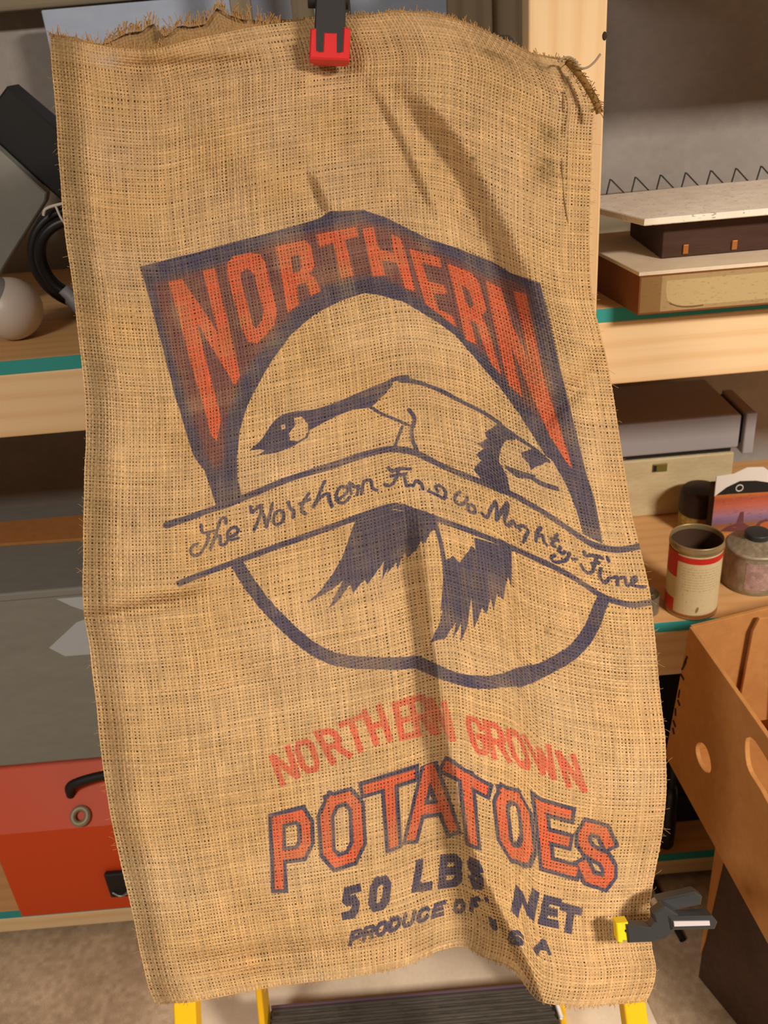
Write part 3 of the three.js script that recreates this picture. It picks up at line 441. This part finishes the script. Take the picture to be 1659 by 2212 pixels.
// ---------------------------------------------------------------- things on the upper shelf, left of the sack
{
  tag(obj('black_slab', slab([[-0.545, 1.365], [-0.475, 1.425], [-0.40, 1.345], [-0.245, 1.160], [-0.235, 1.119], [-0.335, 1.119], [-0.40, 1.235], [-0.455, 1.297]], 0.05, [], 0.003).translate(0, 0, -1.47), M.black), 'black slab leaning steeply behind the coiled hose', 'slab');
  tag(obj('grey_plate', slab([[-0.448, 1.288], [-0.452, 1.278], [-0.535, 1.193], [-0.60, 1.1195], [-0.72, 1.1195], [-0.80, 1.25], [-0.62, 1.49], [-0.505, 1.358], [-0.458, 1.300]], 0.018, [], 0.002).translate(0, 0, -1.405), M.greyMetal), 'tilted grey plate with a sharp corner beside the coiled hose', 'plate');
  const c = thing('hose_coil', 'coil of black hose tied with a white string on the shelf', 'hose', [-0.408, S1, -1.355]);
  for (let k = 0; k < 4; k++) { const r = 0.0725 - 0.0125 * (k % 2) - (k > 1 ? 0.004 : 0), pts = []; for (let a = 0; a < 20; a++) { const q = a / 20 * Math.PI * 2; pts.push(V(Math.cos(q) * r, 0.081 + Math.sin(q) * r * 1.0, -0.018 + k * 0.0105 + 0.003 * Math.sin(q * 2 + k))); } obj('loop', tube(pts, 0.0078, 80, 10, true), M.rubber, c); }
  obj('tie', [tube([V(-0.033, 0.148, 0.02), V(-0.028, 0.156, 0.022), V(0.004, 0.163, 0.022)], 0.0022, 12, 6), tube([V(-0.012, 0.160, 0.024), V(-0.006, 0.140, 0.027), V(0.010, 0.118, 0.026)], 0.0016, 16, 6)], M.white, c, 'white string tie');
  obj('grey_connector', lathe([[0, 0], [0.012, 0], [0.014, 0.004], [0.013, 0.03], [0.009, 0.034], [0.009, 0.046], [0, 0.046]], 24).rotateZ(R(35)).translate(-0.002, 0.008, 0.028), M.bulbGrey, c);
  const b = thing('globe_bulb', 'large white globe light bulb with grey neck lying on the shelf', 'light bulb', [-0.489, S1, -1.25]);
  obj('globe', new THREE.SphereGeometry(0.0425, 40, 28).translate(0, 0.0425, 0), M.globe, b);
  const nk = lathe([[0.031, 0.024], [0.030, 0.034], [0.022, 0.05], [0.018, 0.06], [0.0, 0.061]], 32).rotateX(R(26)).rotateZ(R(38)).translate(0, 0.0425, 0); obj('neck', nk, M.bulbGrey, b, 'grey bulb neck');
  obj('screw_cap', lathe([[0.014, 0.06], [0.0145, 0.064], [0.0135, 0.068], [0.0145, 0.072], [0.0135, 0.076], [0.012, 0.082], [0, 0.084]], 28).rotateX(R(26)).rotateZ(R(38)).translate(0, 0.0425, 0), std({ color: 0x8798ad, roughness: 0.4, metalness: 0.5 }), b);
}
// ---------------------------------------------------------------- left side, lower
{
  const g = thing('grey_case', 'large grey metal case with two pale torn labels below the upper shelf', 'case', [0, 0.434, 0]);
  obj('body', box(-1.1, -0.22, 0, 0.325, -1.42, -1.14, 0.006), M.greyMetal, g);
  obj('lid', box(-1.103, -0.217, 0.322, 0.337, -1.423, -1.137, 0.005), M.greyMetal, g);
  const lab = std({ color: 0xb4bcc4, roughness: 0.8 });
  obj('torn_label', slab([[-0.497, 0.319], [-0.40, 0.319], [-0.40, 0.262], [-0.44, 0.283], [-0.478, 0.304]], 0.0008, [], 0).translate(0, 0, -1.14), lab, g, 'pale torn paper label');
  obj('torn_label', slab([[-0.53, 0.232], [-0.478, 0.274], [-0.42, 0.292], [-0.40, 0.29], [-0.40, 0.212], [-0.51, 0.214]], 0.0008, [], 0).translate(0, 0, -1.14), lab, g, 'pale torn paper label');
  tag(obj('cardboard_sheet', slab([[-1.0, 1.30], [-0.3, 1.27], [-0.3, 1.36], [-1.0, 1.36]], 0.004).rotateX(-Math.PI / 2).translate(0, 0.772, 0), M.card), 'strip of brown cardboard lying on the grey case', 'cardboard');
  const t = thing('toolbox', 'orange red metal toolbox with sloped lid on the bottom shelf', 'toolbox', [0, S3, 0]);
  obj('body', box(-0.731, -0.28, 0, 0.205, -1.36, -1.134, 0.005), M.toolRed, t);
  const prof = [[-1.133, 0.203], [-1.133, 0.217], [-1.205, 0.305], [-1.29, 0.305], [-1.361, 0.217], [-1.361, 0.203]];
  obj('lid', slab(prof.map(([z, y]) => [-z, y]), 0.455, [], 0.002).rotateY(Math.PI / 2).translate(-0.733, 0, 0).scale(1, 1, 1), M.toolRed, t, 'sloped red lid');
  obj('handle', [tube([V(-0.585, 0.26, -1.168), V(-0.575, 0.29, -1.158), V(-0.52, 0.305, -1.16), V(-0.43, 0.305, -1.16), V(-0.40, 0.28, -1.17)], 0.008, 32, 10)], M.black, t, 'black carrying handle');
  obj('grommet', new THREE.TorusGeometry(0.013, 0.0055, 12, 28).rotateX(R(-50)).translate(-0.567, 0.236, -1.140), std({ color: 0x9a8f76, roughness: 0.5, metalness: 0.3 }), t, 'pale ring fitting');
  const la = obj('latch', box(-0.553, -0.505, 0.045, 0.105, -1.134, -1.122, 0.004).rotateZ(0), M.black, t, 'dark metal latch'); obj('hasp', tube([V(-0.545, 0.062, -1.12), V(-0.53, 0.056, -1.116), V(-0.512, 0.066, -1.12)], 0.002, 12, 6), M.steel, la);
}

// ---------------------------------------------------------------- upper shelf, right: stacked cartons and wire
function printed(w, h, draw, o = {}) { return std({ map: texOf(canvas(w, h, draw), true, false), ...o }); }
function facing(name, x0, x1, y0, y1, z, mat, parent, label) { return obj(name, new THREE.PlaneGeometry(x1 - x0, y1 - y0).translate((x0 + x1) / 2, (y0 + y1) / 2, z), mat, parent, label); }
{
  const c = thing('flat_carton', 'shallow worn carton with printed side and white top under the speckled board', 'box', [0, S1, 0]);
  obj('body', slab([[0.343, 1.112], [0.98, 1.105], [0.98, 1.34], [0.305, 1.34]], 0.0485, [], 0.001).rotateX(-Math.PI / 2), std({ map: M.card.map, color: 0xb39a78, roughness: 0.85 }), c);
  obj('top_sheet', slab([[0.341, 1.110], [0.982, 1.103], [0.982, 1.342], [0.303, 1.342]], 0.0035, [], 0.0006).rotateX(-Math.PI / 2).translate(0, 0.050, 0), M.cardPale, c, 'white top of the carton');
  const pm = printed(1024, 96, (g, w, h) => {
    g.fillStyle = '#a98f62'; g.fillRect(0, 0, w, h); g.fillStyle = '#8a6a3c'; g.fillRect(0, 0, 42, h);
    g.fillStyle = '#bda777'; g.beginPath(); g.moveTo(52, 14); g.lineTo(330, 12); g.quadraticCurveTo(352, 60, 300, 84); g.lineTo(70, 86); g.quadraticCurveTo(48, 70, 52, 14); g.fill();
    g.fillStyle = '#c2ad80'; g.beginPath(); g.moveTo(400, 14); g.lineTo(700, 12); g.quadraticCurveTo(720, 60, 680, 86); g.lineTo(440, 86); g.quadraticCurveTo(398, 60, 400, 14); g.fill();
    g.fillStyle = '#5a4c2c'; for (const [x, y, r] of [[372, 34, 10], [366, 56, 12], [384, 60, 12], [362, 76, 9], [388, 80, 9]]) { g.beginPath(); g.ellipse(x, y, r, r * 1.1, 0, 0, 7); g.fill(); }
    g.strokeStyle = '#6e5630'; g.lineWidth = 4; g.beginPath(); g.moveTo(60, 74); g.quadraticCurveTo(80, 94, 130, 88); g.stroke(); const q = rng(9); for (let k = 0; k < 900; k++) { g.fillStyle = `rgba(70,50,20,${q() * 0.18})`; g.fillRect(q() * w, q() * h, 1 + q() * 8, 1 + q() * 3); }
  }, { roughness: 0.85 });
  const pr = facing('printed_side', 0, 0.636, 0.002, 0.047, 0.0012, pm, c, 'faded brown print'); pr.position.set(0.344, 0, -1.112); pr.rotation.y = Math.atan2(-0.007, 0.637);
  const d = thing('brown_carton', 'dark brown low carton carrying the speckled board', 'box', [0, S1 + 0.0545, 0]);
  obj('body', box(0.385, 0.93, 0, 0.050, -1.31, -1.165, 0.002), M.cardDark, d);
  for (const x of [0.412, 0.475, 0.56]) obj('staple', box(x, x + 0.007, 0.004, 0.016, -1.1652, -1.1625, 0.0008), std({ color: 0xb9743c, roughness: 0.4, metalness: 0.5 }), d, 'copper staple');
  const bt = pixels(512, 512, (x, y) => { const q = noise(x / 16, y / 3.4, 203) * 0.7 + noise(x / 9, y / 2.4, 204) * 0.5, dk = q > 0.66 ? 1 : 0; return [248, 238, 222].map((b, i) => b - dk * [70, 66, 58][i] + 8 * noise(x / 40, y / 40, 205)); });
  const bb = grain(slab([[0.352, 1.137], [0.92, 1.137], [0.98, 1.32], [0.52, 1.328], [0.296, 1.312], [0.322, 1.222]], 0.006, [], 0.0012).rotateX(-Math.PI / 2), 'x', 0, 0, 0.2, 0.2); bb.translate(0, S1 + 0.1053, 0);
  tag(obj('ceiling_tile', bb, std({ map: bt, roughness: 0.95 })), 'white speckled fissured board on top of the brown carton', 'board');
  const dt = thing('dark_tray', 'low dark grey tray behind the speckled board', 'tray', [0, S1, 0]);
  obj('body', box(0.52, 0.98, 0, 0.066, -1.53, -1.352, 0.004), std({ color: 0x4a4c58, roughness: 0.6 }), dt); obj('rim', box(0.515, 0.985, 0.064, 0.072, -1.534, -1.347, 0.003), std({ color: 0x4a4c58, roughness: 0.6 }), dt);
  const w = thing('zigzag_wire', 'row of dark zigzag wire points along a low wooden bar', 'wire rack', [0, S1, -1.55]);
  obj('bar', grain(box(0.30, 1.05, 0, 0.070, -0.012, 0.0, 0.002), 'x'), M.greyWood, w);
  for (let k = 0; k < 12; k++) { const x = 0.412 + (k - 1) * 0.0415; obj('wire_point', new THREE.TubeGeometry((() => { const p = new THREE.CurvePath(); p.add(new THREE.LineCurve3(V(x, 0.066, 0.001), V(x + 0.0062, 0.095, 0.001))); p.add(new THREE.LineCurve3(V(x + 0.0062, 0.095, 0.001), V(x + 0.035, 0.066, 0.001))); return p; })(), 24, 0.0012, 6), M.black, w); }
}

// ---------------------------------------------------------------- middle shelf, right
{
  const c = thing('cash_box', 'cream metal box with overhanging grey lid and small lock on the middle shelf', 'box', [0, S2, 0]);
  obj('body', box(0.28, 0.653, 0, 0.120, -1.66, -1.486, 0.004), M.cream, c);
  obj('lid', box(0.272, 0.656, 0.131, 0.196, -1.668, -1.481, 0.004), M.lidGrey, c, 'grey metal lid');
  obj('hinge_gap', box(0.284, 0.648, 0.118, 0.133, -1.655, -1.492, 0.002), M.black, c);
  obj('end_flange', box(0.663, 0.683, 0.118, 0.198, -1.60, -1.478, 0.003), M.lidGrey, c); obj('flange_link', box(0.654, 0.665, 0.136, 0.190, -1.60, -1.49, 0.002), M.black, c);
  obj('lock_plate', box(0.502, 0.529, 0.094, 0.110, -1.487, -1.4835, 0.001), std({ color: 0x8a7a3c, roughness: 0.5, metalness: 0.4 }), c, 'small brass lock plate'); obj('keyhole', box(0.503, 0.509, 0.096, 0.108, -1.4842, -1.4828, 0.0005), M.black, c);
  // red and cream can
  const k = thing('open_can', 'open tall can with red and cream label at the shelf edge', 'can', [0.479, S2, -1.188]);
  const lab = printed(1024, 512, (g, w, h) => {
    g.fillStyle = '#d9c69a'; g.fillRect(0, 0, w, h); g.fillStyle = '#c92a20'; g.fillRect(0, 12, w, 48); g.fillRect(0, 0, 322, 200); g.fillRect(120, 380, 196, 120); g.fillRect(700, 0, 324, 512);
    g.fillStyle = '#d9c69a'; g.fillRect(0, 200, 322, 180); g.fillStyle = '#a5622f'; g.fillRect(0, 488, w, 24);
    const q = rng(31); g.fillStyle = 'rgba(120,105,60,0.35)'; for (let r = 0; r < 9; r++) { let x = 360; while (x < 600) { const l = 6 + q() * 26; g.fillRect(x, 100 + r * 22, l, 5); x += l + 7; } }
    for (let n = 0; n < 300; n++) { g.fillStyle = `rgba(90,70,30,${q() * 0.22})`; g.beginPath(); g.ellipse(q() * w, q() * h, 1 + q() * 7, 1 + q() * 5, q() * 3, 0, 7); g.fill(); }
    g.fillStyle = 'rgba(120,80,30,0.7)'; g.beginPath(); g.ellipse(470, 440, 9, 26, 0.2, 0, 7); g.fill();
  }, { roughness: 0.5 });
  const canSide = new THREE.CylinderGeometry(0.0404, 0.0404, 0.112, 64, 1, true).rotateY(R(188)).translate(0, 0.060, 0);
  obj('label', canSide, lab, k, 'red and cream paper label');
  obj('shell', lathe([[0.0, 0.002], [0.0385, 0.002], [0.0408, 0.0], [0.0412, 0.003], [0.0396, 0.005], [0.0396, 0.118], [0.0412, 0.120], [0.0414, 0.1235], [0.0400, 0.126], [0.0404, 0.129], [0.0398, 0.131], [0.0388, 0.129], [0.0388, 0.120]], 64), std({ color: 0xae9a72, roughness: 0.4, metalness: 0.55, side: THREE.DoubleSide }), k);
  obj('inner_wall', new THREE.CylinderGeometry(0.0386, 0.0386, 0.116, 48, 1, true).translate(0, 0.064, 0), std({ color: 0x4a3526, roughness: 0.6, side: THREE.DoubleSide }), k, 'rusty inner wall');
  obj('contents', new THREE.CylinderGeometry(0.0382, 0.0382, 0.085, 40).translate(0, 0.048, 0), M.dirt, k, 'dark rusty inside');
  // low oil tin with dark cap
  const f = thing('low_tin', 'low round worn tin with conical top and dark cap next to the open can', 'tin', [0.600, S2, -1.243]);
  obj('body', lathe([[0, 0], [0.046, 0], [0.0475, 0.003], [0.0462, 0.006], [0.0462, 0.066], [0.0478, 0.068], [0.0478, 0.072], [0.044, 0.074], [0.021, 0.084], [0.021, 0.086], [0, 0.086]], 56), M.tin, f);
  obj('label_mark', new THREE.CylinderGeometry(0.0466, 0.0466, 0.05, 24, 1, true, R(-38), R(60)).translate(0, 0.036, 0), std({ map: speckle([176, 146, 136], 30, 171), roughness: 0.6 }), f, 'faded pink label'); obj('cap', lathe([[0.019, 0.085], [0.020, 0.087], [0.020, 0.094], [0.018, 0.096], [0, 0.096]], 32), M.blackPlastic, f, 'dark screw cap');
  // dark capped can behind
  const r = thing('capped_can', 'small can with dark brown dome cap and yellow label behind the open can', 'can', [0.574, S2, -1.427]);
  obj('body', lathe([[0, 0], [0.035, 0], [0.036, 0.003], [0.036, 0.040], [0, 0.040]], 40), std({ map: speckle([170, 136, 60], 40, 181), roughness: 0.6 }), r, 'yellow label'); obj('cap', lathe([[0.0362, 0.038], [0.0366, 0.042], [0.0362, 0.078], [0.031, 0.084], [0, 0.086]], 40), std({ color: 0x2b1712, roughness: 0.6 }), r, 'dark brown cap');
  // picture carton
  const p = thing('picture_carton', 'small carton with printed sunset picture and torn white top', 'box', [0, S2, 0]);
  obj('body', box(0.571, 0.735, 0, 0.119, -1.384, -1.361, 0.0015), M.cardDark, p);
  const pic = printed(640, 460, (g, w, h) => {
    const s = g.createLinearGradient(0, 0, 0, h); for (const [a, c] of [[0, '#c9803c'], [0.1, '#b0563c'], [0.24, '#c26a58'], [0.4, '#a77a8e'], [0.52, '#7d6a92'], [0.62, '#96603c'], [0.8, '#d08a4c'], [1, '#8a4a36']]) s.addColorStop(a, c); g.fillStyle = s; g.fillRect(0, 0, w, h);
    g.fillStyle = '#6a3c40'; g.beginPath(); g.moveTo(60, 330); for (const [x, y] of [[110, 290], [170, 270], [190, 170], [215, 165], [222, 270], [260, 300], [300, 320], [330, 270], [380, 250], [430, 290], [470, 330], [440, 350], [380, 340], [300, 350], [240, 350], [225, 420], [205, 420], [190, 350], [120, 340]]) g.lineTo(x, y); g.fill();
    g.fillStyle = '#b8642e'; g.beginPath(); g.ellipse(400, 310, 60, 34, 0, 0, 7); g.fill(); const q = rng(8); for (let k = 0; k < 500; k++) { g.fillStyle = q() < 0.5 ? `rgba(240,190,120,${q() * 0.2})` : `rgba(60,20,30,${q() * 0.2})`; g.beginPath(); g.ellipse(q() * w, q() * h, 2 + q() * 12, 1 + q() * 5, 0, 0, 7); g.fill(); }
  }, { roughness: 0.45 });
  facing('picture', 0.572, 0.734, 0.001, 0.103, -1.3604, pic, p, 'printed sunset picture with dark silhouettes');
  obj('dark_flap', slab([[0.574, 0.104], [0.700, 0.100], [0.70, 0.118], [0.66, 0.128], [0.62, 0.128], [0.585, 0.118]], 0.002, [], 0.0004).translate(0, 0, -1.3625), M.black, p);
  obj('torn_paper', slab([[0.571, 0.102], [0.571, 0.140], [0.60, 0.142], [0.622, 0.152], [0.65, 0.150], [0.66, 0.142], [0.685, 0.136], [0.70, 0.118], [0.715, 0.09], [0.70, 0.088], [0.69, 0.104], [0.672, 0.118], [0.64, 0.126], [0.612, 0.128], [0.59, 0.118]], 0.0015, [], 0.0004).translate(0, 0, -1.3608), M.white, p, 'torn white paper');
  obj('ring_mark', new THREE.TorusGeometry(0.006, 0.0009, 8, 24).translate(0.613, 0.114, -1.3595), M.white, p);
  tag(obj('tin_cup', lathe([[0, 0], [0.019, 0], [0.021, 0.002], [0.0205, 0.034], [0.0195, 0.035], [0.0185, 0.006], [0, 0.006]], 36).translate(0.405, S2, -1.185), std({ color: 0x8f8472, roughness: 0.4, metalness: 0.5, side: THREE.DoubleSide })), 'small dull tin cup half hidden by the sack edge', 'cup');
}

// ---------------------------------------------------------------- cartons on the floor, right
{
  const c = thing('cardboard_box', 'open brown cardboard box with oval hand holes stacked on the dark box', 'box');
  const a = V(0.398, 0.72, -0.98), b = V(0.425, 0.72, -0.60), lo = V(0.384, 0.485, -0.98);
  const s = b.clone().sub(a), Ls = s.length(); s.normalize(); const n0 = s.clone().cross(lo.clone().sub(a)).normalize(), d = n0.clone().cross(s).normalize(); if (d.y > 0) d.negate();
  const n = s.clone().cross(d).normalize();                     // panel frame: s along the rim, d down, n across
  const mat = new THREE.Matrix4().makeBasis(s, d, n).setPosition(a), loc = (x, y) => { const p = onPlane(x, y, a, n).sub(a); return [p.dot(s), p.dot(d)]; };
  const oval = (pts) => new THREE.CatmullRomCurve3(pts.map(([x, y]) => V(...loc(x, y), 0)), true).getPoints(28).map((p) => [p.x, p.y]);
  const hgt = lo.clone().sub(a).dot(d) + 0.0;
  const hole1 = oval([[1511, 1602], [1525, 1612], [1534, 1636], [1537, 1660], [1531, 1672], [1518, 1662], [1507, 1640], [1503, 1615]]), h2 = loc(1606, 1620), e2 = loc(1640, 1655), v2 = [e2[0] - h2[0], e2[1] - h2[1]];
  const hole2 = [[0, -0.020], [0.012, -0.030], [0.05, -0.030], [0.10, -0.020], [0.11, 0.0], [0.10, 0.018], [0.05, 0.016], [0.014, 0.012]].map(([x, y]) => [h2[0] + x, h2[1] + y]);
  const o2 = new THREE.CatmullRomCurve3(hole2.map(([x, y]) => V(x, y, 0)), true).getPoints(32).map((p) => [p.x, p.y]);
  const flip = (g) => { const ix = g.attributes.position; return g; };
  const side = slab([[0, 0], [Ls, 0], [Ls, hgt], [-0.006, hgt]], 0.005, [hole1, o2], 0.0006).applyMatrix4(mat);
  obj('side_panel', side, M.card, c, 'cardboard side with oval hand holes');
  const back = V(0.80, 0.72, -1.075), bm = (p0, p1, h) => { const w = p0.distanceTo(p1), x = p1.clone().sub(p0).normalize(), y = V(0, -1, 0), z = x.clone().cross(y).normalize(); return slab([[0, 0], [w, 0], [w, h], [0, h]], 0.005, [], 0.0006).applyMatrix4(new THREE.Matrix4().makeBasis(x, y, z).setPosition(p0)); };
  obj('back_panel', bm(a.clone().add(V(0.004, 0, 0)), back, 0.235), M.card, c);
  obj('right_panel', bm(back, V(0.82, 0.72, -0.66), 0.235), M.card, c);
  obj('near_panel', bm(b.clone().add(V(0.004, 0, 0)), V(0.82, 0.72, -0.66), 0.235), M.card, c);
  obj('bottom_panel', slab([[0.386, 0.975], [0.80, 1.07], [0.82, 0.66], [0.416, 0.605]], 0.004, [], 0.0005).rotateX(-Math.PI / 2).translate(0, 0.4855, 0), M.card, c);
  for (const [x, z, h, tl, lean] of [[0.497, -0.995, 0.185, 0.11, -3], [0.532, -0.985, 0.21, 0.14, 4]]) obj('inner_flap', slab([[-0.006, 0.02], [0, 0], [tl, 0], [tl, h], [0.012, h], [-0.004, h - 0.03]].map(([p, q]) => [p, -q]), 0.004, [], 0.0006).rotateZ(R(lean)).rotateY(R(8)).translate(x, 0.716, z), M.card, c);
  const ink = std({ color: 0x2c2620, roughness: 0.9 });
  for (const [x0, y0, x1, y1] of [[1477, 1418, 1470, 1436], [1474, 1430, 1466, 1446], [1463, 1456, 1470, 1468], [1461, 1490, 1458, 1506], [1457, 1512, 1461, 1524], [1452, 1530, 1452, 1546], [1447, 1556, 1452, 1570], [1446, 1572, 1449, 1586]]) { const p = onPlane(x0 + 9, y0, a, n), q = onPlane(x1 + 9, y1, a, n), off = n.clone().multiplyScalar(n.dot(camera.position.clone().sub(a)) > 0 ? 0.0062 : -0.0012); obj('print_mark', tube([p.clone().add(off), p.clone().lerp(q, 0.5).add(off), q.clone().add(off)], 0.0014, 3, 5), ink, c, 'black printed lettering on the box corner'); }
  const k = thing('dark_carton', 'dark brown carton on the floor carrying the open cardboard box', 'box', [0.464, 0, -0.954]);
  k.rotation.y = R(21);
  obj('body', box(0, 0.36, 0, 0.4845, 0, 0.36, 0.003), M.cardDark, k);
  obj('edge_strip', slab([[0.001, 0.06], [0.006, 0.10], [0.03, 0.482], [0.001, 0.482]], 0.002, [], 0.0004).rotateY(-Math.PI / 2).translate(-0.0005, 0, 0), M.card, k, 'lighter torn cardboard edge');
  const b2 = thing('tool_case', 'flat black tool case lying on the bottom shelf behind the black hand tool', 'case', [0, S3, 0]);
  obj('body', box(0.32, 0.98, 0, 0.072, -1.54, -1.22, 0.006), M.black, b2); obj('lid', box(0.318, 0.982, 0.075, 0.118, -1.542, -1.217, 0.008), M.black, b2);
  for (const x of [0.42, 0.78]) obj('latch', box(x, x + 0.05, 0.052, 0.09, -1.22, -1.211, 0.003), M.blackPlastic, b2);
  const h = thing('hand_tool', 'black hand tool standing upright on its rubber handle at the bottom shelf edge', 'tool', [0.472, S3, -1.17]);
  obj('grip', lathe([[0, 0], [0.011, 0.001], [0.0145, 0.010], [0.0145, 0.07], [0.012, 0.09], [0.013, 0.13], [0.010, 0.15], [0, 0.152]], 24), M.rubber, h); obj('shaft', new THREE.CylinderGeometry(0.006, 0.006, 0.12, 16).translate(0, 0.20, 0), M.black, h);
  tag(obj('floor_rod', tube([V(0.446, 0.007, -1.145), V(0.452, 0.007, -1.08), V(0.460, 0.007, -1.02)], 0.006, 16, 10), M.black), 'short black rod lying on the floor behind the yellow padded clamp', 'rod');
}

renderer.render(scene, camera);
